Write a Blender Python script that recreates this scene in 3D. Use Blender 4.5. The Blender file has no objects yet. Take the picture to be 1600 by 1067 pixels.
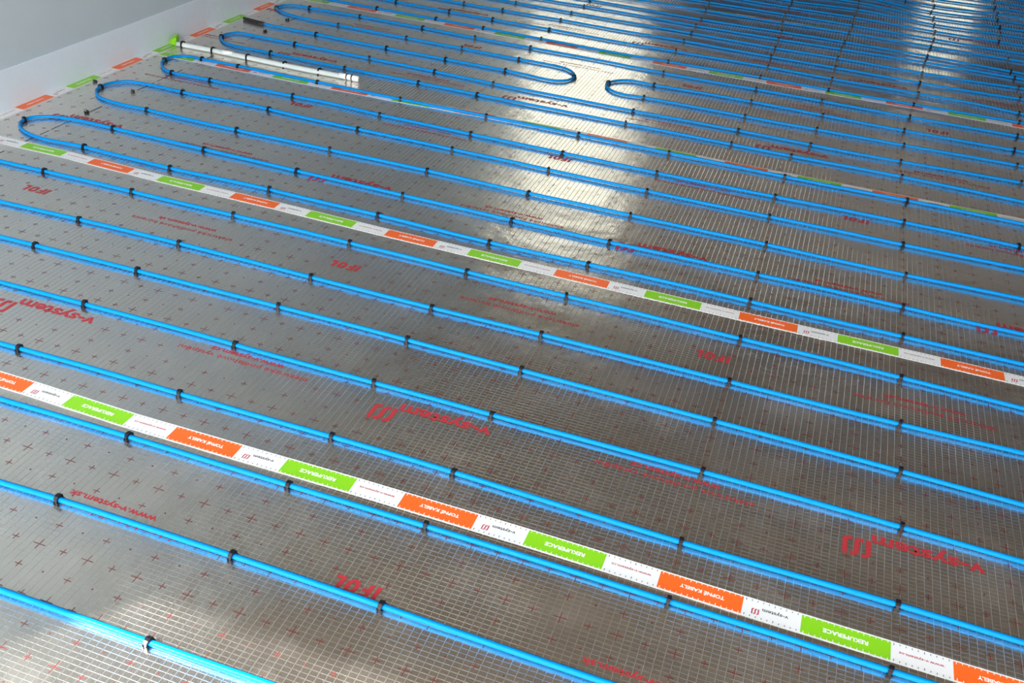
import bpy, math, random
from mathutils import Matrix, Vector

random.seed(7)
scene = bpy.context.scene
COL = scene.collection

# ------------------------------------------------------------------ camera
cam_data = bpy.data.cameras.new('camera')
cam_data.sensor_width = 36.0
cam_data.lens = 34.554
cam_data.clip_start = 0.02
cam = bpy.data.objects.new('camera', cam_data)
COL.objects.link(cam)
right = Vector((0.942822, 0.323491, 0.080250))
up = Vector((-0.240544, 0.493763, 0.835666))
back = Vector((0.230706, -0.807188, 0.543344))
rot = Matrix((right, up, back)).transposed()
cam.matrix_world = Matrix.Translation((1.56188, -1.29085, 1.28764)) @ rot.to_4x4()
scene.camera = cam

# ------------------------------------------------------------------ daylight
world = bpy.data.worlds.new('daylight')
scene.world = world
world.use_nodes = True
bg = world.node_tree.nodes['Background']
bg.inputs['Color'].default_value = (0.95, 0.98, 1.0, 1)
bg.inputs['Strength'].default_value = 5.0

ROOM = dict(x0=-1.01, x1=4.6, y0=-2.0, y1=7.0, h=3.25)
# openings: wall -> list of (a0, a1, z0, z1)
OPENINGS = {
    'far': [(-0.98, 0.12, 0.80, 3.05), (2.12, 2.60, 0.15, 0.80)],
    'near': [(-0.91, 1.55, 0.15, 2.475), (2.0, 3.2, 0.15, 2.475)],
    'left': [],
    'right': [],
}


def portal(loc, rot_e, sx, sy):
    d = bpy.data.lights.new('window_portal', 'AREA')
    d.shape = 'RECTANGLE'
    d.size, d.size_y = sx, sy
    d.cycles.is_portal = True
    o = bpy.data.objects.new('window_portal', d)
    o.location, o.rotation_euler = loc, rot_e
    COL.objects.link(o)


for (a0, a1, z0, z1) in OPENINGS['far']:
    portal(((a0 + a1) / 2, ROOM['y1'] + .1, (z0 + z1) / 2), (-math.pi / 2, 0, 0), a1 - a0, z1 - z0)
for (a0, a1, z0, z1) in OPENINGS['near']:
    portal(((a0 + a1) / 2, ROOM['y0'] - .1, (z0 + z1) / 2), (math.pi / 2, 0, 0), a1 - a0, z1 - z0)
for (a0, a1, z0, z1) in OPENINGS['left']:
    portal((ROOM['x0'] - .1, (a0 + a1) / 2, (z0 + z1) / 2), (0, -math.pi / 2, 0), z1 - z0, a1 - a0)

for (a0, a1, z0, z1) in OPENINGS['right']:
    portal((ROOM['x1'] + .1, (a0 + a1) / 2, (z0 + z1) / 2), (0, math.pi / 2, 0), z1 - z0, a1 - a0)

# low sun through the glazing behind the camera
sun_d = bpy.data.lights.new('sun', 'SUN')
sun_d.energy = 8.5
sun_d.angle = math.radians(0.6)
sun_d.color = (1.0, 0.96, 0.90)
sun = bpy.data.objects.new('sun', sun_d)
sun.rotation_euler = Vector((0.9, 1.0, -1.36)).to_track_quat('-Z', 'Y').to_euler()
sun.location = (-2, -3, 4)
COL.objects.link(sun)

vs = scene.view_settings
vs.view_transform = 'Standard'
vs.look = 'None'
vs.gamma = 1.0
vs.use_curve_mapping = False
vs.exposure = 1.22


# ------------------------------------------------------------------ helpers
def tag(o, label=None, cat=None, group=None, kind=None):
    if label: o['label'] = label
    if cat: o['category'] = cat
    if group: o['group'] = group
    if kind: o['kind'] = kind
    return o


def mesh(name, verts, faces, smooth=False):
    me = bpy.data.meshes.new(name)
    me.from_pydata(verts, [], faces)
    me.update()
    if smooth:
        me.polygons.foreach_set('use_smooth', [True] * len(me.polygons))
    return me


def obj(name, me, mat=None, parent=None, loc=(0, 0, 0), rz=0.0):
    o = bpy.data.objects.new(name, me)
    if mat and me and not me.materials:
        me.materials.append(mat)
    o.location = loc
    o.rotation_euler = (0, 0, rz)
    COL.objects.link(o)
    if parent: o.parent = parent
    return o


class MB:
    """collects faces of one mesh"""
    def __init__(self): self.v, self.f = [], []

    def add(self, v, f):
        n = len(self.v)
        self.v += v
        self.f += [tuple(i + n for i in q) for q in f]

    def box(self, x0, x1, y0, y1, z0, z1):
        v = [(x, y, z) for z in (z0, z1) for y in (y0, y1) for x in (x0, x1)]
        self.add(v, [(0, 2, 3, 1), (4, 5, 7, 6), (0, 1, 5, 4), (2, 6, 7, 3), (0, 4, 6, 2), (1, 3, 7, 5)])

    def quad(self, x0, x1, y0, y1, z):
        self.add([(x0, y0, z), (x1, y0, z), (x1, y1, z), (x0, y1, z)], [(0, 1, 2, 3)])

    def me(self, name, smooth=False): return mesh(name, self.v, self.f, smooth)


def mat_principled(name, color, rough=.5, metallic=0., spec=.5, coat=0.):
    m = bpy.data.materials.new(name)
    m.use_nodes = True
    b = m.node_tree.nodes['Principled BSDF']
    b.inputs['Base Color'].default_value = (*color, 1)
    b.inputs['Roughness'].default_value = rough
    b.inputs['Metallic'].default_value = metallic
    b.inputs['Specular IOR Level'].default_value = spec
    b.inputs['Coat Weight'].default_value = coat
    return m


def add_noise(m, scale, amount, bump=0.0, detail=4.0):
    """mottles the base colour a little and adds fine relief"""
    nt = m.node_tree
    b = nt.nodes['Principled BSDF']
    tc = nt.nodes.new('ShaderNodeTexCoord')
    n = nt.nodes.new('ShaderNodeTexNoise')
    n.inputs['Scale'].default_value = scale
    n.inputs['Detail'].default_value = detail
    nt.links.new(tc.outputs['Object'], n.inputs['Vector'])
    hsv = nt.nodes.new('ShaderNodeHueSaturation')
    hsv.inputs['Color'].default_value = b.inputs['Base Color'].default_value
    mr = nt.nodes.new('ShaderNodeMapRange')
    mr.inputs['To Min'].default_value = 1 - amount
    mr.inputs['To Max'].default_value = 1 + amount
    nt.links.new(n.outputs['Fac'], mr.inputs['Value'])
    nt.links.new(mr.outputs['Result'], hsv.inputs['Value'])
    nt.links.new(hsv.outputs['Color'], b.inputs['Base Color'])
    if bump:
        bp = nt.nodes.new('ShaderNodeBump')
        bp.inputs['Distance'].default_value = bump
        nt.links.new(n.outputs['Fac'], bp.inputs['Height'])
        nt.links.new(bp.outputs['Normal'], b.inputs['Normal'])
    return m


def make_foil():
    m = bpy.data.materials.new('silver_foil')
    m.use_nodes = True
    nt = m.node_tree
    L = nt.links.new
    b = nt.nodes['Principled BSDF']
    tc = nt.nodes.new('ShaderNodeTexCoord')
    sp = nt.nodes.new('ShaderNodeSeparateXYZ')
    L(tc.outputs['Object'], sp.inputs[0])

    def math_(op, a, bval=None, c=None):
        n = nt.nodes.new('ShaderNodeMath')
        n.operation = op
        for i, val in enumerate((a, bval, c)):
            if val is None: continue
            if hasattr(val, 'links'): L(val, n.inputs[i])
            else: n.inputs[i].default_value = val
        return n.outputs[0]

    def noise(scale, detail=2.0, rough=.5, vec=None):
        n = nt.nodes.new('ShaderNodeTexNoise')
        n.inputs['Scale'].default_value = scale
        n.inputs['Detail'].default_value = detail
        n.inputs['Roughness'].default_value = rough
        L(vec or tc.outputs['Object'], n.inputs['Vector'])
        return n.outputs['Fac']

    # woven scrim: raised threads 14.5 mm apart along the roll, 10 mm across
    def threads(axis, pitch, width):
        w = math_('MULTIPLY', noise(9.0, 1.0), .12)
        t = math_('ADD', math_('DIVIDE', sp.outputs[axis], pitch), w)
        fr = math_('ABSOLUTE', math_('SUBTRACT', math_('FRACT', t), .5))
        mr = nt.nodes.new('ShaderNodeMapRange')
        mr.interpolation_type = 'SMOOTHSTEP'
        mr.inputs['From Min'].default_value = width
        mr.inputs['From Max'].default_value = 0.0
        L(fr, mr.inputs['Value'])
        return mr.outputs['Result']
    tx = threads(0, .0143, .062)
    ty = threads(1, .0100, .07)
    thr = math_('MULTIPLY', math_('MAXIMUM', tx, math_('MULTIPLY', ty, .62)), math_('ADD', .35, noise(3.5, 2.0)))

    def bump(height, dist, prev=None):
        n = nt.nodes.new('ShaderNodeBump')
        n.inputs['Distance'].default_value = dist
        n.inputs['Strength'].default_value = 1.0
        L(height, n.inputs['Height'])
        if prev: L(prev, n.inputs['Normal'])
        return n.outputs['Normal']
    mp = nt.nodes.new('ShaderNodeMapping')
    mp.inputs['Scale'].default_value = (0.45, 1.5, 1)
    L(tc.outputs['Object'], mp.inputs['Vector'])
    n1 = bump(noise(2.6, 1.5, .5, mp.outputs[0]), BUMP[0])
    n2 = bump(noise(13.0, 2.0), BUMP[1], n1)
    n3 = bump(noise(170.0, 2.0), BUMP[2], n2)
    n4 = bump(thr, BUMP[3], n3)
    L(n4, b.inputs['Normal'])

    mix = nt.nodes.new('ShaderNodeMix')
    mix.data_type = 'RGBA'
    mix.inputs['A'].default_value = (0.81, 0.755, 0.68, 1)
    mix.inputs['B'].default_value = (0.92, 0.88, 0.83, 1)
    L(thr, mix.inputs['Factor'])
    L(mix.outputs['Result'], b.inputs['Base Color'])
    # dusty threads and smudges scatter a little
    du = nt.nodes.new('ShaderNodeMapRange')
    du.inputs['From Min'].default_value = .52
    du.inputs['From Max'].default_value = .72
    du.inputs['To Max'].default_value = .06
    L(noise(5.0, 4.0, .6), du.inputs['Value'])
    me_ = math_('SUBTRACT', math_('SUBTRACT', .97, du.outputs['Result']), math_('MULTIPLY', thr, .05))
    L(me_, b.inputs['Metallic'])
    rr = nt.nodes.new('ShaderNodeMapRange')
    rr.inputs['From Min'].default_value = .35
    rr.inputs['From Max'].default_value = .65
    rr.inputs['To Min'].default_value = ROUGH[0]
    rr.inputs['To Max'].default_value = ROUGH[1]
    L(noise(1.7, 3.0), rr.inputs['Value'])
    L(math_('ADD', rr.outputs['Result'], math_('MULTIPLY', thr, .11)), b.inputs['Roughness'])
    return m


BUMP = (0.009, 0.0019, 0.00026, 0.00036)
ROUGH = (0.14, 0.25)

M = {}
M['foil'] = make_foil()
M['wall'] = add_noise(mat_principled('grey_plaster', (0.45, 0.525, 0.57), .75), 6, .05, .002)
M['dark_wall'] = add_noise(mat_principled('far_shade_blue', (0.018, 0.034, 0.06), .8), 5, .08, .002)  # shade of the far wall put into a dark colour
M['room_wall'] = add_noise(mat_principled('warm_plaster', (0.36, 0.32, 0.275), .8), 5, .05, .002)
M['ceiling'] = add_noise(mat_principled('beige_ceiling', (0.23, 0.19, 0.15), .85), 4, .06, .002)
M['concrete'] = add_noise(mat_principled('screed', (0.30, 0.29, 0.28), .9), 8, .15, .003)
M['frame'] = mat_principled('window_frame_white', (0.75, 0.75, 0.75), .4)
M['strip'] = add_noise(mat_principled('edge_foam', (0.64, 0.72, 0.80), .55), 14, .03, .002)
M['cable'] = add_noise(mat_principled('blue_cable_sheath', (0.0002, 0.215, 0.60), .36, 0, .10), 40, .06)
M['black'] = add_noise(mat_principled('black_plastic', (0.006, 0.007, 0.011), .40, 0, .3), 60, .1)
M['sleeve'] = add_noise(mat_principled('black_sleeve', (0.014, 0.013, 0.016), .5), 60, .1)
M['red_print'] = mat_principled('red_print', (0.42, 0.030, 0.040), .45)
M['cross_print'] = mat_principled('cross_print', (0.16, 0.028, 0.028), .5)
M['tape_white'] = add_noise(mat_principled('tape_white', (0.80, 0.82, 0.84), .38), 30, .02)
M['orange'] = add_noise(mat_principled('tape_orange', (0.92, 0.14, 0.018), .38), 30, .03)
M['green'] = add_noise(mat_principled('tape_green', (0.24, 0.62, 0.014), .38), 30, .03)
M['ink'] = mat_principled('tape_ink', (0.03, 0.03, 0.035), .5)
M['ink_red'] = mat_principled('tape_ink_red', (0.45, 0.02, 0.05), .5)
M['tube'] = add_noise(mat_principled('white_tube', (0.60, 0.66, 0.65), .35), 20, .03)
M['white'] = mat_principled('white_sleeve', (0.88, 0.90, 0.90), .4)
m_ = bpy.data.materials.new('glare_dimmer')  # light filter added to weaken the far windows' glare on the foil
m_.use_nodes = True
nt_ = m_.node_tree
nt_.nodes.clear()
tr_ = nt_.nodes.new('ShaderNodeBsdfTransparent')
tr_.inputs['Color'].default_value = (0.40, 0.40, 0.37, 1)      # two faces: light passes twice
out_ = nt_.nodes.new('ShaderNodeOutputMaterial')
nt_.links.new(tr_.outputs[0], out_.inputs['Surface'])
M['pane'] = m_
M['marker'] = mat_principled('marker_line', (0.05, 0.055, 0.06), .6)

# ------------------------------------------------------------------ the room
X0, X1, Y0, Y1, H = ROOM['x0'], ROOM['x1'], ROOM['y0'], ROOM['y1'], ROOM['h']
b = MB(); b.box(X0 - .2, X1 + .2, Y0 - .2, Y1 + .2, -.2, -.004)
tag(obj('floor', b.me('floor'), M['concrete']), 'grey screed floor under the foil', kind='structure')
b = MB(); b.box(X0 - .2, X1 + .2, Y0 - .2, Y1 + .2, H, H + .2)
tag(obj('ceiling', b.me('ceiling'), M['ceiling']), 'plain beige ceiling', kind='structure')


def wall(name, side, mat, label):
    b = MB()
    ops = sorted(OPENINGS[side])
    if side in ('far', 'near'):
        lo, hi = X0 - .2, X1 + .2
        ya, yb = (Y1, Y1 + .2) if side == 'far' else (Y0 - .2, Y0)
        put = lambda a0, a1, z0, z1: b.box(a0, a1, ya, yb, z0, z1)
    else:
        lo, hi = Y0, Y1
        xa, xb = (X0 - .2, X0) if side == 'left' else (X1, X1 + .2)
        put = lambda a0, a1, z0, z1: b.box(xa, xb, a0, a1, z0, z1)
    cur = lo
    for (a0, a1, z0, z1) in ops:
        put(cur, a0, -.004, H)
        put(a0, a1, -.004, z0)
        put(a0, a1, z1, H)
        cur = a1
    put(cur, hi, -.004, H)
    tag(obj(name, b.me(name), mat), label, kind='structure')


wall('wall_left', 'left', M['wall'], 'smooth blue-grey plaster wall at the top left')
wall('wall_far', 'far', M['room_wall'], 'warm grey wall at the far end of the room')
b = MB()
for (a0, a1) in ((X0, 2.12), (2.60, X1)): b.box(a0, a1, Y1 - .02, Y1, 0, .78 if a0 < 0 else 1.1)
b.box(2.12, 2.60, Y1 - .02, Y1, 0, .14); b.box(.16, 2.12, Y1 - .02, Y1, .78, 1.1); b.box(2.12, 2.60, Y1 - .02, Y1, .81, 1.1)
tag(obj('added_dark_band_1', b.me('added_dark_band_1'), M['dark_wall']), 'unseen dark band added on the lower far wall to darken foil reflections', kind='structure')  # added out of view so the far foil reflects something dark
wall('wall_right', 'right', M['room_wall'], 'warm grey wall on the right side of the room')
wall('wall_near', 'near', M['room_wall'], 'warm grey wall behind the camera')
n = 0
for side in ('far', 'near', 'left', 'right'):
    for (a0, a1, z0, z1) in OPENINGS[side]:
        n += 1
        b = MB()
        t = .05
        mid = (a0 + a1) / 2
        bars = [(a0, a0 + t, z0, z1), (a1 - t, a1, z0, z1), (a0 + t, a1 - t, z0, z0 + t), (a0 + t, a1 - t, z1 - t, z1)]
        if a1 - a0 > 1.2: bars.append((mid - t / 2, mid + t / 2, z0 + t, z1 - t))
        for (p0, p1, q0, q1) in bars:
            if side == 'far': b.box(p0, p1, Y1 + .06, Y1 + .12, q0, q1)
            elif side == 'near': b.box(p0, p1, Y0 - .12, Y0 - .06, q0, q1)
            elif side == 'left': b.box(X0 - .12, X0 - .06, p0, p1, q0, q1)
            else: b.box(X1 + .06, X1 + .12, p0, p1, q0, q1)
        win = tag(obj('window_%d' % n, b.me('window_frame'), M['frame']), 'white framed window', kind='structure')
        if side in ('far', 'left'):
            b = MB()
            if side == 'far': b.box(a0 + t, a1 - t, Y1 + .088, Y1 + .092, z0 + t, z1 - t)
            else: b.box(X0 - .092, X0 - .088, a0 + t, a1 - t, z0 + t, z1 - t)
            obj('added_dimming_pane', b.me('added_dimming_pane'), M['pane'], win)  # unseen pane added only to dim the window's reflection

# edge insulation strip standing along the foot of the left wall
b = MB()
ys = [Y0 + i * (Y1 - Y0) / 120 for i in range(121)]
prof_n = 6
vv, ff = [], []
for y in ys:
    w = .0022 * math.sin(y * 3.1) + .0015 * math.sin(y * 7.7 + 1)
    ht = .131 + .0015 * math.sin(y * 2.3)
    for (x, z) in ((-1.0095, -.003), (-1.001, -.003), (-1.0005 + w * .2, .05), (-1.0005 + w * .5, ht - .003), (-1.0015 + w * .5, ht), (-1.0095, ht)):
        vv.append((x, y, z))
for i in range(len(ys) - 1):
    for j in range(prof_n):
        k = (j + 1) % prof_n
        ff.append((i * prof_n + j, i * prof_n + k, (i + 1) * prof_n + k, (i + 1) * prof_n + j))
tag(obj('edge_strip', mesh('edge_strip', vv, ff), M['strip']),
    'pale foam edge insulation strip standing along the foot of the grey wall', 'edge strip')

# ------------------------------------------------------------------ lettering
_fc = {}


def text_mesh(s, height, width, bold=0.0, shear=0.0):
    """flat lettering, centred on its own middle, scaled to width x height"""
    key = (s, height, width, bold, shear)
    if key in _fc: return _fc[key].copy()
    cu = bpy.data.curves.new('lettering', 'FONT')
    cu.body = s
    cu.size = 1.0
    cu.offset = bold
    cu.shear = shear
    cu.resolution_u = 2
    o = bpy.data.objects.new('lettering', cu)
    COL.objects.link(o)
    dg = bpy.context.evaluated_depsgraph_get()
    me = bpy.data.meshes.new_from_object(o.evaluated_get(dg))
    bpy.data.objects.remove(o)
    bpy.data.curves.remove(cu)
    xs = [v.co.x for v in me.vertices]; yy = [v.co.y for v in me.vertices]
    cx, cy = (min(xs) + max(xs)) / 2, (min(yy) + max(yy)) / 2
    sx, sy = width / (max(xs) - min(xs)), height / (max(yy) - min(yy))
    for v in me.vertices:
        v.co = ((v.co.x - cx) * sx, (v.co.y - cy) * sy, 0)
    me.materials.clear()
    me.name = 'lettering'
    _fc[key] = me
    return me.copy()


def logo_mesh(w, h, t):
    """three rounded strokes: hook, double hook, hook"""
    b = MB()

    def ribbon(pts):
        vs, fs = [], []
        for i, p in enumerate(pts):
            a = pts[max(0, i - 1)]; c = pts[min(len(pts) - 1, i + 1)]
            d = Vector((c[0] - a[0], c[1] - a[1])).normalized()
            nx, ny = -d.y * t / 2, d.x * t / 2
            vs += [(p[0] + nx, p[1] + ny, 0), (p[0] - nx, p[1] - ny, 0)]
        for i in range(len(pts) - 1):
            fs.append((2 * i + 1, 2 * i + 3, 2 * i + 2, 2 * i))
        b.add(vs, fs)
    r = w * .125
    g = w * .33

    def arc(cx, cy, a0, a1):
        return [(cx + r * math.cos(math.radians(a0 + (a1 - a0) * i / 5)), cy + r * math.sin(math.radians(a0 + (a1 - a0) * i / 5))) for i in range(6)]
    top, bot = h / 2 - t / 2, -h / 2 + t / 2
    for k, (up_hook, low_hook) in enumerate(((True, False), (True, True), (False, True))):
        x = -g + k * g
        pts = []
        if low_hook: pts += [(x - 1.5 * r, bot)] + arc(x - r, bot + r, 270, 360)
        else: pts += [(x, -h / 2)]
        if up_hook: pts += arc(x + r, top - r, 180, 90) + [(x + 1.5 * r, top)]
        else: pts += [(x, h / 2)]
        ribbon(pts)
    return b.me('logo')


def ifol_mesh(h=.032, t=.0082):
    """heavy slanted capitals I F O L, centred"""
    b = MB()
    x = -.042
    b.quad(x, x + t, -h / 2, h / 2, 0)
    x += t + .0055
    b.quad(x, x + t, -h / 2, h / 2, 0)
    b.quad(x + t, x + .0185, h / 2 - .0068, h / 2, 0)
    b.quad(x + t, x + .0165, -.0042, .0024, 0)
    x += .0185 + .0050
    w, n = .0240, 20
    vs, fs = [], []
    for i in range(n):
        a = 2 * math.pi * i / n
        c, d = math.copysign(abs(math.cos(a)) ** .75, math.cos(a)), math.copysign(abs(math.sin(a)) ** .75, math.sin(a))
        vs += [(x + w / 2 + c * w / 2, d * h / 2, 0), (x + w / 2 + c * (w / 2 - t), d * (h / 2 - .0068), 0)]
    for i in range(n):
        j = (i + 1) % n
        fs.append((2 * i, 2 * j, 2 * j + 1, 2 * i + 1))
    b.add(vs, fs)
    x += w + .0055
    b.quad(x, x + t, -h / 2, h / 2, 0)
    b.quad(x + t, x + .0175, -h / 2, -h / 2 + .0068, 0)
    b.v = [(vx + .10 * vy, vy, vz) for (vx, vy, vz) in b.v]
    return b.me('lettering')


# ------------------------------------------------------------------ foil sheets with their print
XE = 4.58
PERX = 0.988
VPH = {-1: 1.517, 0: 0.985, 1: 0.295, 2: 0.570, 3: 0.850, 4: 0.33, 5: 0.71}
BND = {-1: -1.003, 0: 0.0, 1: 1.003, 2: 2.025, 3: 3.068, 4: 4.150, 5: 5.16, 6: 6.17}
SHEET_LABEL = {
    -1: 'silver foil sheet nearest the camera, before the first printed tape',
    0: 'silver foil sheet between the nearest printed tape and the second',
    1: 'silver foil sheet between the second printed tape and the third',
    2: 'silver foil sheet under the white tube, between third and fourth tapes',
    3: 'silver foil sheet between the fourth printed tape and the fifth',
    4: 'dark reflecting foil sheet beyond the fifth printed tape',
    5: 'farthest strip of foil in the top right corner'}
for k in range(-1, 6):
    y0, y1 = BND[k], BND[k + 1]
    b = MB(); b.box(-1.0, XE, y0 + .0005, y1 - .0005, -.004, 0)
    sheet = tag(obj('foil_sheet', b.me('foil_sheet'), M['foil']), SHEET_LABEL[k], 'foil sheet', 'foil sheets on the floor')
    ph = VPH[k]
    rects = []

    def put(name, me, x, y, mat, z=.0004):
        if -1 < x < 3.6:
            obj(name, me, M[mat], sheet, (x, y, z), math.pi)
    for i in range(-3, 5):
        xv = ph + i * PERX
        yv, yi = y0 + .272, y0 + .775
        if k == -1: yi -= .009
        if k == 1 and xv < 0: yv += .015
        if k >= 2: yv, yi = y0 + .268, y0 + .785
        if -1.1 < xv < 3.6:
            if k > -1:
                put('printed_lettering', text_mesh('v-system', .041, .208, .028), xv, yv + .002, 'red_print')
                put('printed_logo', logo_mesh(.066, .052, .0095), xv - .131, yv - .036, 'red_print')
                rects.append((xv - .175, xv + .115, yv - .068, yv + .03))
            put('printed_lettering', text_mesh('www.v-system.sk', .020, .186, .020), xv + (.0 if k > -1 else 0), yi + .016, 'red_print')
            put('printed_lettering', text_mesh('elektrické podlahové kúrenie', .020, .318), xv, yi - .012, 'red_print')
            rects.append((xv - .17, xv + .17, yi - .03, yi + .035))
        xw = xv - PERX / 2
        if -1.1 < xw < 3.6:
            put('printed_lettering', ifol_mesh(), xw, yi + (.010 if k == -1 else 0), 'red_print')
            rects.append((xw - .055, xw + .055, yi - .025, yi + .025))
            put('printed_lettering', text_mesh('www.v-system.cz', .020, .186, .020), xw, yv + .026, 'red_print')
            put('printed_lettering', text_mesh('elektrické podlahové vytápění', .020, .328), xw, yv + .0, 'red_print')
            rects.append((xw - .18, xw + .18, yv - .025, yv + .045))
    # printed crosses: 10 cm large, 5 cm small, dots between
    b = MB()
    s = PERX / 20
    xo = (ph + .048) % (2 * s)
    i0 = int((-1.0 - xo) / s)
    for i in range(i0 - i0 % 2, int((3.4 - xo) / s)):
        for j in range(0, 23):
            x, y = xo + i * s, y0 + .054 + (j - 1) * .0498
            if not (-.99 < x and y0 + .004 < y < y1 - .004): continue
            if any(r[0] < x < r[1] and r[2] < y < r[3] for r in rects): continue
            j_ = j - 1
            w = .00062
            if i % 2 == 0 and j_ % 2 == 0: a = .0118
            elif i % 2 and j_ % 2:
                b.quad(x - .0014, x + .0014, y - .0014, y + .0014, .0003); continue
            else: a = .0074
            b.quad(x - a, x + a, y - w, y + w, .0003)
            b.quad(x - w, x + w, y - a, y + a, .00032)
    tag(obj('printed_crosses', b.me('printed_crosses'), M['cross_print'], sheet), kind='stuff')
    # marker line drawn parallel to the wall
    if k < 4:
        b = MB()
        y = y0 + .01
        while y < y1 - .02:
            ln = random.uniform(.03, .11)
            if random.random() < .72:
                w = random.uniform(.0012, .0034)
                b.quad(-.766 - w, -.766 + w, y, min(y + ln, y1 - .01), .00025)
            y += ln + random.uniform(.004, .03)
        tag(obj('marker_line', b.me('marker_line'), M['marker'], sheet), kind='stuff')

# ------------------------------------------------------------------ printed tapes
BW, TW = .0205, .0238            # half width of the colour and of the tape
bm_ = MB(); bm_.quad(0, .15, -BW, BW, 0); BLOCK = {c: bm_.me(c + '_block') for c in ('orange', 'green')}


def ticks(n0, n1):
    b = MB()
    for i in range(n0, n1):
        x = .005 + .01 * i
        ln = .0036 if i % 5 else .0052
        b.quad(x - .0006, x + .0006, BW - ln, BW, 0)
        b.quad(x - .0006, x + .0006, -BW, -BW + ln, 0)
    return b.me('ruler_ticks')


TICK_C, TICK_W = ticks(0, 15), ticks(0, 10)
T_OR = text_mesh('TOPNÉ KABELY', .0108, .080, .03)
T_GR = text_mesh('REKUPERACE', .0098, .076, .03)
T_VS = text_mesh('v-system', .0095, .045, .015)
T_WW = text_mesh('www.v-system.cz', .0070, .074, .014)
T_LG = logo_mesh(.0165, .0135, .0022)


def interp(path, x):
    if x <= path[0][0]: return path[0][1]
    for (xa, ya), (xb, yb) in zip(path, path[1:]):
        if x <= xb:
            t = (x - xa) / (xb - xa)
            return ya + (yb - ya) * t
    return path[-1][1]


def tape(path, phase, label, x_lo, x_hi, along_wall=False):
    """path = centre line; phase = where one orange block begins; pattern of 0.503 m"""
    root = bpy.data.objects.new('printed_tape', None)
    COL.objects.link(root)
    tag(root, label, 'tape', 'printed tapes on the foil joints')
    if along_wall:
        root.location = (path[0][1], 0, 0)
        root.rotation_euler = (0, 0, math.pi / 2)
        yc = lambda x: 0.0
    else:
        yc = lambda x: interp(path, x)
    b = MB()
    nseg = int((x_hi - x_lo) / .04)
    vs, fs = [], []
    for i in range(nseg + 1):
        x = x_lo + (x_hi - x_lo) * i / nseg
        for (dy, z) in ((-TW, .0001), (-TW, .0005), (TW, .0005), (TW, .0001)):
            vs.append((x, yc(x) + dy, z))
    for i in range(nseg):
        for j in range(3):
            fs.append((4 * i + j, 4 * i + 4 + j, 4 * i + 5 + j, 4 * i + 1 + j))
    b.add(vs, [tuple(reversed(f)) for f in fs] if False else fs)
    obj('tape_band', b.me('tape_band'), M['tape_white'], root)
    per = .503
    i = int((x_lo - phase) / per) - 1
    while phase + i * per < x_hi:
        xs = phase + i * per

        def put(name, me, mat, x, ln, dx, dy, z, rz, par=root):
            if x < x_lo or x + ln > x_hi: return None
            xa, xb = x, x + ln
            sl = math.atan2(yc(xb) - yc(xa), ln)
            xm = x + dx
            o = obj(name, me, M[mat], par, (xm, yc(xm) + dy, z), sl + rz)
            if name == 'ruler_ticks': o['kind'] = 'stuff'
            return o
        put('orange_block', BLOCK['orange'], 'orange', xs, .15, 0, 0, .0007, 0)
        put('ruler_ticks', TICK_C, 'white', xs, .15, 0, 0, .0009, 0)
        put('tape_lettering', T_OR, 'white', xs, .15, .078, 0, .0009, math.pi)
        put('ruler_ticks', TICK_W, 'ink', xs + .15, .1, 0, 0, .0007, 0)
        put('tape_logo', T_LG, 'ink_red', xs + .15, .1, .023, -.006, .0008, math.pi)
        put('tape_lettering', T_VS, 'ink', xs + .15, .1, .057, .0035, .0008, math.pi)
        xg = xs + .2515
        put('green_block', BLOCK['green'], 'green', xg, .15, 0, 0, .0007, 0)
        put('ruler_ticks', TICK_C, 'white', xg, .15, 0, 0, .0009, 0)
        put('tape_lettering', T_GR, 'white', xg, .15, .075, 0, .0009, math.pi)
        put('ruler_ticks', TICK_W, 'ink', xg + .15, .1, 0, 0, .0007, 0)
        put('tape_lettering', T_WW, 'ink_red', xg + .15, .1, .05, .003, .0008, math.pi)
        i += 1


TICK_CB = TICK_C
tape([(-1, 0.0), (.15, .002), (.4, -.003), (.65, 0), (.9, .004), (1.25, .005), (1.65, 0), (2.0, -.003), (4, 0)], -.003,
     'white tape with orange and green blocks nearest the camera', -.93, 3.3)
tape([(-.76, 1.014), (-.6, 1.017), (-.5, 1.013), (-.24, 1.006), (.16, 1.006), (.5, 1.0), (1.0, 1.0), (1.5, 1.001), (2.0, 1.006), (4, 1.006)], .004,
     'white tape with orange and green blocks, second from the camera', -.95, 3.3)
tape([(-.95, 2.002), (-.52, 2.003), (-.24, 2.004), (.09, 2.013), (.43, 2.029), (.78, 2.036), (1.12, 2.033), (1.53, 2.034), (1.94, 2.04), (2.3, 2.046), (4, 2.05)], -.19,
     'white tape with coloured blocks partly hidden beneath a blue cable, third from the camera', -.95, 3.3)
tape([(-.95, 3.074), (-.67, 3.072), (-.08, 3.069), (.42, 3.066), (.96, 3.055), (1.42, 3.064), (1.99, 3.085), (2.37, 3.078), (4, 3.08)], -.161,
     'white tape with dull coloured blocks, fourth from the camera', -.95, 3.6)
tape([(.0, 4.11), (.66, 4.12), (1.0, 4.142), (1.36, 4.16), (2.2, 4.16), (4, 4.16)], .66,
     'faint tape with coloured blocks in the top right, fifth from the camera', -.95, 3.6)
tape([(0, 5.16), (4, 5.16)], .4, 'farthest dim tape in the dark top right corner', -.95, 3.6)
tape([(0, -.977)], 1.252, 'red and green block tape running along the foot of the wall', -.9, 6.0, True)

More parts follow.
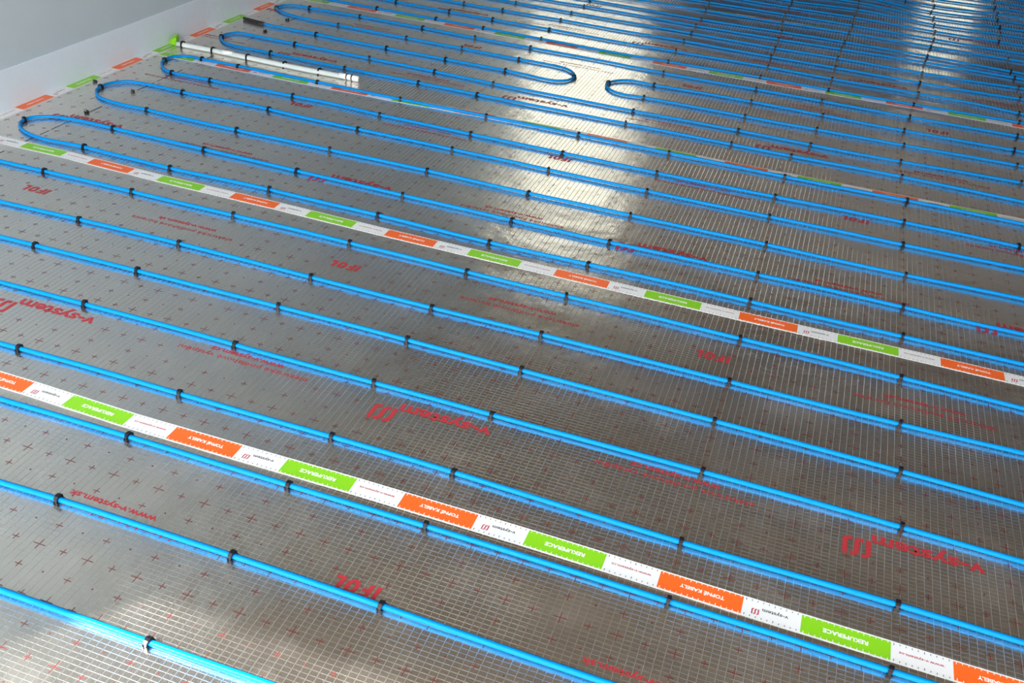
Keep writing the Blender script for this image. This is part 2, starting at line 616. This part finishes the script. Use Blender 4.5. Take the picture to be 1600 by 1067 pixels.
# ------------------------------------------------------------------ blue heating cables (centre lines; third value 1 = a clip)
RAD = .0054
CABLES = {
    'C0': [(0.498,-0.4640,0), (0.592,-0.4626,0), (0.681,-0.4618,0), (0.780,-0.4612,1), (0.870,-0.4605,0), (0.969,-0.4588,0)],
    'C1': [(0.312,-0.2578,0), (0.438,-0.2532,1), (0.501,-0.2520,0), (0.652,-0.2512,0), (0.798,-0.2506,1), (0.844,-0.2505,0), (0.967,-0.2509,0), (1.083,-0.2521,1), (1.204,-0.2538,0), (1.316,-0.2551,0), (1.397,-0.2557,0), (1.474,-0.2561,0)],
    'C2': [(0.131,-0.0579,0), (0.284,-0.0548,0), (0.439,-0.0531,1), (0.582,-0.0522,0), (0.719,-0.0516,0), (0.795,-0.0510,1), (0.926,-0.0494,0), (0.991,-0.0486,0), (1.076,-0.0479,1), (1.240,-0.0473,0), (1.365,-0.0477,0), (1.453,-0.0486,0), (1.533,-0.0491,1), (1.623,-0.0493,0), (1.705,-0.0496,0), (1.812,-0.0508,0), (1.906,-0.0521,1), (1.966,-0.0522,0)],
    'C3': [(-0.014,0.1021,0), (0.037,0.1041,1), (0.190,0.1078,0), (0.334,0.1085,0), (0.444,0.1086,1), (0.626,0.1103,0), (0.800,0.1128,1), (0.932,0.1139,0), (1.068,0.1127,1), (1.191,0.1097,0), (1.321,0.1068,0), (1.526,0.1036,1), (1.600,0.1032,0), (1.688,0.1040,0), (1.803,0.1053,0), (1.916,0.1057,1), (2.022,0.1048,0), (2.127,0.1031,0)],
    'C4': [(-0.204,0.3121,0), (-0.112,0.3137,0), (0.039,0.3161,1), (0.179,0.3184,0), (0.329,0.3199,0), (0.446,0.3189,1), (0.502,0.3182,0), (0.662,0.3183,0), (0.795,0.3196,1), (0.932,0.3207,0), (1.073,0.3205,1), (1.119,0.3205,0), (1.260,0.3215,0), (1.399,0.3227,0), (1.530,0.3235,1), (1.663,0.3239,0), (1.790,0.3230,0), (1.922,0.3210,1), (2.032,0.3192,0), (2.147,0.3172,0)],
    'C5': [(-0.370,0.4960,0), (-0.259,0.4980,1), (-0.101,0.5008,0), (0.048,0.5032,1), (0.205,0.5055,0), (0.448,0.5078,1), (0.602,0.5098,0), (0.728,0.5099,0), (0.791,0.5093,1), (0.935,0.5084,0), (1.077,0.5077,1), (1.208,0.5069,0), (1.357,0.5069,0), (1.525,0.5068,1), (1.643,0.5060,0), (1.779,0.5044,0), (1.919,0.5018,1), (2.039,0.4992,0), (2.163,0.4962,0)],
    'C6': [(-0.518,0.6585,0), (-0.386,0.6629,0), (-0.261,0.6680,1), (-0.108,0.6721,0), (0.052,0.6737,1), (0.285,0.6731,0), (0.448,0.6712,1), (0.609,0.6704,0), (0.786,0.6704,1), (0.997,0.6731,0), (1.073,0.6738,1), (1.281,0.6743,0), (1.397,0.6750,0), (1.533,0.6748,1), (1.624,0.6740,0), (1.769,0.6739,0), (1.918,0.6759,1), (2.047,0.6794,0), (2.180,0.6839,0)],
    'C7': [(-0.712,0.8739,0), (-0.553,0.8774,1), (-0.404,0.8801,0), (-0.250,0.8809,1), (-0.077,0.8824,0), (0.085,0.8850,1), (0.306,0.8873,0), (0.450,0.8861,1), (0.646,0.8860,0), (0.798,0.8826,1), (0.926,0.8809,0), (1.076,0.8812,1), (1.274,0.8803,0), (1.440,0.8780,0), (1.531,0.8776,1), (1.756,0.8786,0), (1.919,0.8758,1), (2.055,0.8728,0), (2.197,0.8700,0)],
    'A': [(2.217,1.0798,0), (2.102,1.0797,0), (1.922,1.0794,1), (1.745,1.0774,0), (1.531,1.0780,1), (1.406,1.0796,0), (1.229,1.0792,0), (1.083,1.0761,1), (0.860,1.0717,0), (0.794,1.0710,1), (0.666,1.0733,0), (0.444,1.0800,1), (0.255,1.0802,0), (0.084,1.0820,1), (0.036,1.0819,0), (-0.255,1.0725,1), (-0.410,1.0756,0), (-0.574,1.0802,1), (-0.770,1.0780,0), (-0.806,1.0890,0), (-0.854,1.1180,0), (-0.876,1.1450,0), (-0.885,1.1730,1), (-0.860,1.2160,0), (-0.826,1.2360,0), (-0.772,1.2480,0), (-0.599,1.2522,1), (-0.417,1.2500,0), (-0.250,1.2469,1), (-0.062,1.2450,0), (0.088,1.2422,1), (0.278,1.2405,0), (0.450,1.2385,1), (0.650,1.2374,0), (0.805,1.2356,1), (1.002,1.2344,0), (1.104,1.2350,1), (1.286,1.2392,0), (1.425,1.2403,0), (1.531,1.2414,1), (1.735,1.2451,0), (1.922,1.2423,1), (2.070,1.2394,0), (2.231,1.2415,0)],
    'B': [(2.251,1.4532,0), (2.079,1.4481,0), (1.930,1.4427,1), (1.723,1.4416,0), (1.531,1.4445,1), (1.345,1.4430,0), (1.117,1.4426,1), (0.943,1.4430,0), (0.789,1.4414,1), (0.734,1.4413,0), (0.443,1.4465,1), (0.289,1.4464,0), (0.096,1.4432,1), (-0.031,1.4424,0), (-0.251,1.4397,1), (-0.425,1.4403,0), (-0.610,1.4462,1), (-0.763,1.4490,0), (-0.800,1.4560,0), (-0.849,1.4870,0), (-0.874,1.5190,0), (-0.884,1.5530,1), (-0.876,1.6070,0), (-0.839,1.6480,0), (-0.767,1.6600,0), (-0.610,1.6561,1), (-0.318,1.6675,0), (-0.262,1.6659,1), (-0.084,1.6565,0), (0.093,1.6559,1), (0.252,1.6553,0), (0.446,1.6527,1), (0.660,1.6528,0), (0.790,1.6506,1), (0.940,1.6480,0), (1.125,1.6469,1), (1.311,1.6466,0), (1.518,1.6482,1), (1.710,1.6497,0), (1.921,1.6490,1), (2.088,1.6520,0), (2.269,1.6570,0)],
    'C': [(2.284,1.8141,0), (2.267,1.8152,1), (2.095,1.8222,0), (1.924,1.8220,1), (1.700,1.8196,0), (1.518,1.8148,1), (1.283,1.8103,0), (1.123,1.8103,1), (0.952,1.8132,0), (0.791,1.8138,1), (0.605,1.8143,0), (0.452,1.8147,1), (0.300,1.8182,0), (0.098,1.8206,1), (-0.089,1.8321,0), (-0.259,1.8292,1), (-0.412,1.8245,0), (-0.602,1.8187,1), (-0.715,1.8178,0), (-0.767,1.8150,1), (-0.804,1.8270,0), (-0.846,1.8630,0), (-0.869,1.8950,0), (-0.879,1.9260,1), (-0.876,1.9760,0), (-0.847,2.0060,0), (-0.765,2.0110,1), (-0.604,2.0133,1), (-0.527,2.0140,0), (-0.256,2.0121,1), (-0.042,2.0094,0), (0.094,2.0083,1), (0.286,2.0095,0), (0.438,2.0107,1), (0.538,2.0106,0), (0.793,2.0090,1), (0.963,2.0075,0), (1.125,2.0076,1), (1.306,2.0077,0), (1.530,2.0042,1), (1.690,2.0046,0), (1.934,2.0111,1), (2.103,2.0120,0), (2.301,2.0082,0)],
    'D': [(2.320,2.2093,0), (2.112,2.2163,0), (1.917,2.2213,1), (1.788,2.2213,0), (1.533,2.2135,1), (1.315,2.2129,1), (1.155,2.2144,0), (0.919,2.2135,1), (0.725,2.2145,0), (0.469,2.2147,0), (0.326,2.2152,1), (0.077,2.2169,1), (-0.073,2.2182,0), (-0.245,2.2193,1), (-0.427,2.2217,0), (-0.585,2.2263,1), (-0.654,2.2288,0), (-0.760,2.2280,0), (-0.804,2.2400,0), (-0.848,2.2750,0), (-0.872,2.3130,1), (-0.872,2.3470,0), (-0.852,2.3840,0), (-0.814,2.3990,0), (-0.755,2.3940,0), (-0.566,2.3925,1), (-0.375,2.3907,0), (-0.218,2.3880,1), (-0.080,2.3854,0), (0.078,2.3809,1), (0.335,2.3705,1), (0.418,2.3683,0), (0.615,2.3675,0), (0.812,2.3652,0), (0.914,2.3650,1), (1.127,2.3697,0), (1.321,2.3717,1), (1.432,2.3706,0), (1.590,2.3680,1), (1.726,2.3668,0), (1.912,2.3719,1), (2.091,2.3828,0), (2.326,2.3925,1)],
    'E': [(-0.927,2.5930,0), (-0.832,2.5750,0), (-0.560,2.5657,1), (-0.385,2.5594,0), (-0.218,2.5560,1), (0.055,2.5566,1), (0.323,2.5551,1), (0.423,2.5500,0), (0.496,2.5400,0), (0.549,2.5460,0), (0.586,2.5790,0), (0.598,2.6340,1), (0.582,2.6820,0), (0.539,2.7230,0), (0.493,2.7340,0), (0.435,2.7360,0), (0.322,2.7348,1), (0.057,2.7380,1), (-0.208,2.7394,1), (-0.546,2.7454,1), (-0.769,2.7580,0), (-0.835,2.7750,0), (-0.886,2.8050,0), (-0.915,2.8370,1), (-0.908,2.8840,0), (-0.865,2.9160,0), (-0.785,2.9190,1), (-0.529,2.9290,1), (-0.210,2.9279,1), (0.049,2.9208,1), (0.313,2.9229,1), (0.671,2.9204,0), (0.922,2.9084,1), (1.099,2.9081,0), (1.320,2.9134,1), (1.593,2.9161,1), (1.765,2.9136,0), (1.945,2.9137,1), (2.142,2.9186,0), (2.358,2.9223,1)],
    'F': [(2.328,2.5717,1), (2.184,2.5693,0), (1.923,2.5570,1), (1.776,2.5543,0), (1.599,2.5501,1), (1.413,2.5455,0), (1.322,2.5455,1), (1.095,2.5460,0), (0.916,2.5421,1), (0.809,2.5370,0), (0.767,2.5650,0), (0.746,2.5970,0), (0.743,2.6410,1), (0.765,2.6840,0), (0.806,2.7190,0), (0.921,2.7221,1), (1.128,2.7340,0), (1.322,2.7399,1), (1.610,2.7355,1), (1.771,2.7293,0), (1.923,2.7288,1), (2.134,2.7347,0), (2.331,2.7402,1)],
    'C18': [(-0.762,3.1059,0), (-0.523,3.1013,1), (-0.216,3.1001,1), (0.027,3.0894,1), (0.312,3.0849,1), (0.663,3.0747,0), (0.909,3.0809,1), (1.317,3.0947,1), (1.609,3.0892,1), (1.961,3.0952,1), (2.149,3.1015,0), (2.382,3.1072,1)],
    'C19': [(-0.548,3.2708,0), (-0.499,3.2694,1), (-0.213,3.2596,1), (0.013,3.2575,1), (0.299,3.2601,1), (0.619,3.2531,0), (0.909,3.2591,1), (1.330,3.2706,1), (1.615,3.2616,1), (1.984,3.2675,1), (2.223,3.2653,0), (2.393,3.2381,1)],
    'C20': [(-0.330,3.4457,0), (-0.209,3.4443,1), (-0.002,3.4445,1), (0.297,3.4543,1), (0.571,3.4475,0), (0.910,3.4563,1), (1.131,3.4487,0), (1.323,3.4459,1), (1.618,3.4481,1), (1.991,3.4393,1), (2.164,3.4422,0), (2.415,3.4587,1)],
    'C21': [(-0.087,3.6268,0), (0.006,3.6241,1), (0.304,3.6189,1), (0.529,3.6149,0), (0.919,3.6181,1), (1.107,3.6115,0), (1.327,3.6068,1), (1.620,3.6163,1), (2.004,3.6065,1), (2.171,3.6104,0), (2.425,3.6326,1)],
    'C22': [(0.128,3.7743,0), (0.326,3.7823,1), (0.554,3.7843,0), (0.913,3.7696,1), (1.083,3.7715,0), (1.324,3.7762,1), (1.626,3.7901,1), (2.018,3.8025,1), (2.208,3.8023,0), (2.422,3.7991,1)],
    'C23': [(0.321,3.9192,1), (0.452,3.9212,0), (0.918,3.9082,1), (1.063,3.9133,0), (1.324,3.9283,1), (1.637,3.9359,1), (2.032,3.9292,1), (2.243,3.9170,0), (2.414,3.9042,1)],
    'C24': [(0.568,4.1040,0), (0.802,4.1047,0), (0.908,4.1042,1), (1.103,4.1053,0), (1.311,4.1151,1), (1.650,4.1297,1), (2.051,4.1197,1), (2.420,4.1300,1)],
    'C25': [(0.783,4.2855,0), (0.894,4.2951,1), (1.075,4.3034,0), (1.306,4.3054,1), (1.658,4.3048,1), (2.070,4.2880,1)],
    'C26': [(0.900,4.4850,0), (1.310,4.4814,1), (1.660,4.4919,1), (2.080,4.4630,1), (2.400,4.4700,1)],
    'C27': [(0.900,4.6500,0), (1.310,4.6400,1), (1.670,4.6900,1), (2.080,4.6200,1), (2.420,4.6400,1)],
    'C28': [(1.310,4.8300,0), (1.670,4.8700,1), (2.080,4.7800,1), (2.430,4.8100,1)],
    'C29': [(1.500,5.0000,0), (1.670,5.0300,1), (2.070,4.9300,1), (2.430,4.9800,1)],
    'C30': [(1.670,5.1900,0), (1.930,5.1200,1), (2.090,5.0900,1), (2.440,5.1400,1)],
    'C31': [(1.670,5.3300,0), (2.090,5.2800,1), (2.440,5.3100,1)],
    'C32': [(1.900,5.5000,0), (2.100,5.4600,1), (2.450,5.4800,1)],
    'C33': [(1.900,5.6600,0), (2.300,5.6400,0), (2.600,5.6500,0)],
}

HAIRPINS = ('A', 'B', 'C', 'D', 'E', 'F')
LEFT_PAIRS = [('C0', 'C1'), ('C2', 'C3'), ('C4', 'C5'), ('C6', 'C7'), ('C18', 'C19'), ('C20', 'C21'), ('C22', 'C23'), ('C24', 'C25'),
              ('C26', 'C27'), ('C28', 'C29'), ('C30', 'C31'), ('C32', 'C33')]
ORD = ['first', 'second', 'third', 'fourth', 'fifth', 'sixth', 'seventh', 'eighth', 'ninth', 'tenth', 'eleventh', 'twelfth', 'thirteenth']
CABLE_LABEL = {
    'C0': 'glaring blue cable nearest the camera, crossing the bottom left corner',
    'C1': 'second blue cable from the camera, running to the bottom edge',
    'C2': 'blue cable hugging the near side of the nearest printed tape',
    'C3': 'first blue cable beyond the nearest printed tape',
    'C4': 'second blue cable beyond the nearest printed tape',
    'C5': 'third blue cable beyond the nearest printed tape',
    'C6': 'fourth blue cable beyond the nearest printed tape',
    'C7': 'blue cable hugging the near side of the second printed tape',
    'A': 'blue cable hairpin whose left bend is the one nearest the camera',
    'B': 'blue cable hairpin with the second left bend from the camera',
    'C': 'blue cable hairpin whose far arm lies on the third printed tape',
    'D': 'blue cable hairpin bending just beyond the white tube',
    'E': 'blue cable starting in a black sleeve by the wall and doubling back twice',
    'F': 'blue cable hairpin whose bend lies in the middle of the floor',
    'C18': 'blue cable running along the far side of the fourth printed tape'}
for i_, c_ in enumerate(['C19', 'C20', 'C21', 'C22', 'C23']):
    CABLE_LABEL[c_] = '%s blue cable beyond the fourth printed tape' % ORD[i_ + 1]
CABLE_LABEL['C24'] = 'thin blue cable lying on the near edge of the fifth printed tape'
for i_ in range(9):
    CABLE_LABEL['C%d' % (25 + i_)] = '%s far blue cable beyond the fifth printed tape' % ORD[i_]


def catmull(pts, step=.022):
    out = []
    n = len(pts)
    for i in range(n - 1):
        p0 = pts[max(0, i - 1)]; p1 = pts[i]; p2 = pts[i + 1]; p3 = pts[min(n - 1, i + 2)]
        d = math.hypot(p2[0] - p1[0], p2[1] - p1[1])
        m = max(1, int(d / step))
        # centripetal-like tangents so that uneven spacing does not overshoot
        d0 = max(1e-4, math.hypot(p1[0] - p0[0], p1[1] - p0[1])); d2 = max(1e-4, math.hypot(p3[0] - p2[0], p3[1] - p2[1]))
        t1 = [((p1[a] - p0[a]) / d0 * d / (d0 + d) + (p2[a] - p1[a]) / d * d0 / (d0 + d)) * d if i else (p2[a] - p1[a]) for a in (0, 1)]
        t2 = [((p2[a] - p1[a]) / d * d2 / (d2 + d) + (p3[a] - p2[a]) / d2 * d / (d2 + d)) * d if i < n - 2 else (p2[a] - p1[a]) for a in (0, 1)]
        for k in range(m):
            t = k / m
            h00, h10, h01, h11 = 2*t**3-3*t**2+1, t**3-2*t**2+t, -2*t**3+3*t**2, t**3-t**2
            out.append(tuple(h00*p1[a] + h10*t1[a] + h01*p2[a] + h11*t2[a] for a in (0, 1)))
    out.append((pts[-1][0], pts[-1][1]))
    return out


def tube_mesh(name, line, rad, z, seg=10, zs=None):
    vs, fs = [], []
    n = len(line)
    for i, p in enumerate(line):
        a = line[max(0, i - 1)]; c = line[min(n - 1, i + 1)]
        d = Vector((c[0] - a[0], c[1] - a[1])).normalized()
        zz = z + (zs[i] if zs else 0)
        r = rad if not callable(rad) else rad(i, n)
        for k in range(seg):
            t = 2 * math.pi * k / seg
            vs.append((p[0] - d.y * r * math.cos(t), p[1] + d.x * r * math.cos(t), zz + r * math.sin(t)))
    for i in range(n - 1):
        for k in range(seg):
            k2 = (k + 1) % seg
            fs.append((i * seg + k, (i + 1) * seg + k, (i + 1) * seg + k2, i * seg + k2))
    fs.append(tuple(range(seg)))
    fs.append(tuple((n - 1) * seg + k for k in reversed(range(seg))))
    me = mesh(name, vs, [tuple(reversed(f)) for f in fs], True)
    return me


paths = {k: [(p[0], p[1]) for p in v] for k, v in CABLES.items()}
# left ends of the straight runs turn towards their neighbour near the wall, outside the picture
for a, c in LEFT_PAIRS:
    ya, yc_ = CABLES[a][0][1], CABLES[c][0][1]
    ym, rr = (ya + yc_) / 2, abs(yc_ - ya) / 2
    for nm, yy in ((a, ya), (c, yc_)):
        sgn = 1 if yy > ym else -1
        ext = [(-.885 + rr * (1 - math.cos(t)), ym + sgn * rr * math.sin(t)) for t in (.09, .4, .8, 1.2, math.pi / 2)]
        paths[nm] = ext + paths[nm]
# right ends run on past the picture and turn as well
ends = []
for k in paths:
    if k in HAIRPINS and k != 'E':
        ends += [(paths[k][0][1], k, 0), (paths[k][-1][1], k, 1)]
    else:
        ends.append((paths[k][-1][1], k, 1))
ends.sort()
ends = ends[1:]                       # the nearest run simply carries on
for (ya, ka, ea), (yb, kb, eb) in zip(ends[0::2], ends[1::2]):
    ym, rr = (ya + yb) / 2, abs(yb - ya) / 2
    for yy, kk, ee in ((ya, ka, ea), (yb, kb, eb)):
        sgn = 1 if yy > ym else -1
        mids = [(x, yy + .004 * math.sin(x * 5 + yy * 9)) for x in (2.75, 3.1, 3.45, 3.8)]
        ext = mids + [(4.15 - rr * (1 - math.cos(t)), ym + sgn * rr * math.sin(t)) for t in (math.pi / 2, 1.2, .8, .4, .09)]
        if ee: paths[kk] = paths[kk] + ext
        else: paths[kk] = list(reversed(ext)) + paths[kk]
paths['C0'] = paths['C0'] + [(1.3, -.458), (1.8, -.456), (2.6, -.458), (3.9, -.456)]

CZ = RAD + .0012
for k in CABLES:
    line = catmull(paths[k])
    me = tube_mesh('heating_cable', line, RAD, CZ)
    o = tag(obj('heating_cable', me, M['cable']), CABLE_LABEL[k], 'cable', 'blue heating cables')
    if k == 'E':
        root = o
        b_line = [(-.938, 2.594), (-.915, 2.590), (-.89, 2.585), (-.86, 2.580), (-.835, 2.576), (-.82, 2.574)]
        sl = tube_mesh('end_sleeve', b_line, .0066, .0072)
        tag(obj('end_sleeve', sl, M['sleeve'], root), 'black end sleeve')


# ------------------------------------------------------------------ black cable clips
def clip_mesh(half, top, wid, thick, head=1.35, feet=True):
    """an arched strap over the cable with two short feet on the near side"""
    prof = [(-half, 0.0), (-half, top * .45)]
    for t in (150, 120, 90, 60, 30):
        prof.append((half * math.cos(math.radians(t)), top * .55 + (top * .45 - thick / 2) * math.sin(math.radians(t))))
    prof += [(half, top * .45), (half, 0.0)]
    vs, fs = [], []
    n = len(prof)
    for i, (y, z) in enumerate(prof):
        a = prof[max(0, i - 1)]; c = prof[min(n - 1, i + 1)]
        d = Vector((c[0] - a[0], c[1] - a[1])).normalized()
        ny, nz = -d.y, d.x
        u = z / top
        w = wid * (1 + (head - 1) * max(0, (u - .4) / .6))
        th = thick * (1 + .5 * max(0, (u - .5) / .5))
        for (sx, sn) in ((-1, 1), (1, 1), (1, -1), (-1, -1)):
            zz = z + nz * th / 2 * sn
            if i in (0, n - 1): zz = 0.0
            vs.append((sx * w / 2, y + ny * th / 2 * sn, zz))
    for i in range(n - 1):
        for j in range(4):
            k = (j + 1) % 4
            fs.append((4 * i + j, 4 * i + k, 4 * i + 4 + k, 4 * i + 4 + j))
    fs.append((3, 2, 1, 0))
    fs.append(tuple(4 * (n - 1) + j for j in range(4)))
    b = MB()
    b.add(vs, fs)
    if feet:
        for s in (-1, 1):
            x = s * wid * .62
            b.box(x - .0011, x + .0011, -half - .0032, -half + .0010, 0.0002, .0062)
            b.box(x - .0011, x + .0011, half - .0010, half + .0026, 0.0002, .0052)
        b.box(-wid * .62, wid * .62, -half - .0016, -half + .0008, .0046, .0064)
    return b.me('cable_clip')


CLIPS = [clip_mesh(.0074, .0158, .0060, .0034, 1.45), clip_mesh(.0072, .0150, .0064, .0034, 1.45), clip_mesh(.0076, .0170, .0056, .0036, 1.45)]
CLIP_BIG = clip_mesh(.0124, .0250, .0062, .0030, 1.1, False)
SHORT = {
    'C0': 'the cable nearest the camera', 'C1': 'the second cable from the camera', 'C2': 'the cable just before the nearest tape',
    'C3': 'the first cable beyond the nearest tape', 'C4': 'the second cable beyond the nearest tape',
    'C5': 'the third cable beyond the nearest tape', 'C6': 'the fourth cable beyond the nearest tape',
    'C7': 'the cable just before the second tape', 'C18': 'the cable along the fourth tape',
    'A0': 'the first cable beyond the second tape', 'A1': 'the second cable beyond the second tape',
    'B0': 'the third cable beyond the second tape', 'B1': 'the fourth cable beyond the second tape',
    'C0_': 'the fifth cable beyond the second tape', 'C1_': 'the cable lying on the third tape',
    'D0': 'the cable just beyond the white tube', 'D1': 'the far arm behind the white tube',
    'E0': 'the sleeved cable, first pass', 'E1': 'the sleeved cable, return pass', 'E2': 'the sleeved cable, last pass',
    'F0': 'the near arm of the mid-floor hairpin', 'F1': 'the far arm of the mid-floor hairpin',
    'C24': 'the cable on the fifth tape'}
for i_, c_ in enumerate(['C19', 'C20', 'C21', 'C22', 'C23']): SHORT[c_] = 'the %s cable beyond the fourth tape' % ORD[i_ + 1]
for i_ in range(9): SHORT['C%d' % (25 + i_)] = 'the %s cable beyond the fifth tape' % ORD[i_]
BEND = {'A': 'at the bend of the nearest hairpin', 'B': 'at the bend of the second hairpin from the camera',
        'C': 'at the bend of the hairpin just before the white tube', 'D': 'at the bend of the hairpin beyond the white tube',
        'F': 'at the bend of the mid-floor hairpin'}


def add_clip(x, y, ang, label, tilt=None):
    o = obj('cable_clip', random.choice(CLIPS), M['black'], None, (x, y, .0003), ang)
    if tilt: o.rotation_euler = tilt
    return tag(o, label, 'clip', 'black cable clips')


for k, pts in CABLES.items():
    n = len(pts)
    rows = {}
    for i, (x, y, c) in enumerate(pts):
        if not c: continue
        a = pts[max(0, i - 1)]; d = pts[min(n - 1, i + 1)]
        dx, dy = d[0] - a[0], d[1] - a[1]
        ang = math.atan2(dy, dx)
        bend = False
        if k in HAIRPINS:
            if k == 'E':
                if .58 < x < .62 and 2.57 < y < 2.7: run, bend = 'x', 'at the right-hand bend of the black-sleeved cable'
                elif x < -.9: run, bend = 'x', 'at the left bend of the black-sleeved cable'
                else: run = 'E0' if y < 2.65 else ('E1' if y < 2.83 else 'E2')
            elif (k == 'F' and x < .78) or (k != 'F' and x < -.83): run, bend = 'x', BEND[k]
            else:
                j = 0 if i < n / 2 else 1
                run = k + str(j) + ('_' if k == 'C' else '')
        else: run = k
        if abs(ang) > 1.2 and not bend: ang = 0
        if not bend and abs(ang) > math.pi / 2: ang -= math.pi * math.copysign(1, ang)
        rows.setdefault(bend or run, []).append((x, y, ang, bend))
    for run, lst in rows.items():
        lst.sort()
        for j, (x, y, ang, bend) in enumerate(lst):
            if bend: lab = 'black plastic clip ' + bend
            else: lab = 'black clip on %s, %s from the left' % (SHORT[run], ORD[j])
            add_clip(x, y, ang + random.uniform(-.22, .22), lab)

LOOSE = [((-.948, 1.593), 'loose black clip lying on the green block beside the wall'),
         ((-.773, 1.333), 'loose black clip lying flat just before the second hairpin bend'),
         ((-.772, 1.576), 'loose black clip lying flat inside the second hairpin'),
         ((-.774, 2.493), 'loose black clip lying flat before the black sleeve'),
         ((-.785, 2.705), 'loose black clip lying flat beyond the black sleeve')]
for (x, y), lab in LOOSE:
    o = add_clip(x, y, 0, lab)
    o.rotation_euler = (0, math.radians(90), random.uniform(-.6, .6))
    o.scale = (.8, .8, .8)
    o.location.z = .0038

# ------------------------------------------------------------------ white tube with its clips and the green tape at its end
root = bpy.data.objects.new('white_tube', None)
COL.objects.link(root)
TY = 2.113
root.location = (-.95, TY, 0)
tag(root, 'long white plastic tube lying on the foil by the wall', 'tube')
obj('tube_body', tube_mesh('tube_body', [(i * .04, .004 * math.sin(i * .35)) for i in range(20)], .0098, .0104, 16), M['tube'], root)
tag(obj('end_sleeve', tube_mesh('end_sleeve', [(.735, .002), (.76, .002), (.79, .002), (.817, .002)], .0112, .0118, 16), M['white'], root), 'bright white end sleeve')
obj('tape_patch', tube_mesh('tape_patch', [(.205, .004), (.23, .004), (.258, .004)], .0103, .0109, 16), M['white'], root)
for x in (.768, .790):
    tag(obj('tie_band', tube_mesh('tie_band', [(x - .0022, .002), (x + .0022, .002)], .0122, .0126, 16), M['black'], root), 'black tie band')
TUBE_N = ['nearest the wall', 'second from the wall', 'third from the wall', 'fourth from the wall', 'farthest from the wall']
for (x, lab) in zip((-.925, -.784, -.624, -.457, -.303), TUBE_N):
    o = obj('tube_clip', CLIP_BIG, M['black'], None, (x, TY + .003, .0003), random.uniform(-.1, .1))
    tag(o, 'thin black clip over the white tube, ' + lab, 'clip', 'clips on the white tube')

# crumpled green tape end
import bmesh
bm = bmesh.new()
bmesh.ops.create_icosphere(bm, subdivisions=3, radius=1.0)
rnd = random.Random(3)
dirs = [Vector((rnd.gauss(0, 1), rnd.gauss(0, 1), rnd.gauss(0, 1))).normalized() for _ in range(22)]
offs = [rnd.uniform(.45, .95) for _ in dirs]
for v in bm.verts:
    f = 1.0
    for d, q in zip(dirs, offs):
        t = v.co.dot(d)
        if t > q: f = min(f, q / t)
    f *= 1 + rnd.uniform(-.06, .06)
    v.co = Vector((v.co.x * f * .026, v.co.y * f * .050, max(-.014, v.co.z * f * .026)))
me = bpy.data.meshes.new('crumpled_tape')
bm.to_mesh(me); bm.free()
o = obj('crumpled_tape', me, M['green'], None, (-.972, 2.125, .0158), .25)
tag(o, 'crumpled wad of bright green tape at the wall end of the tube', 'tape')
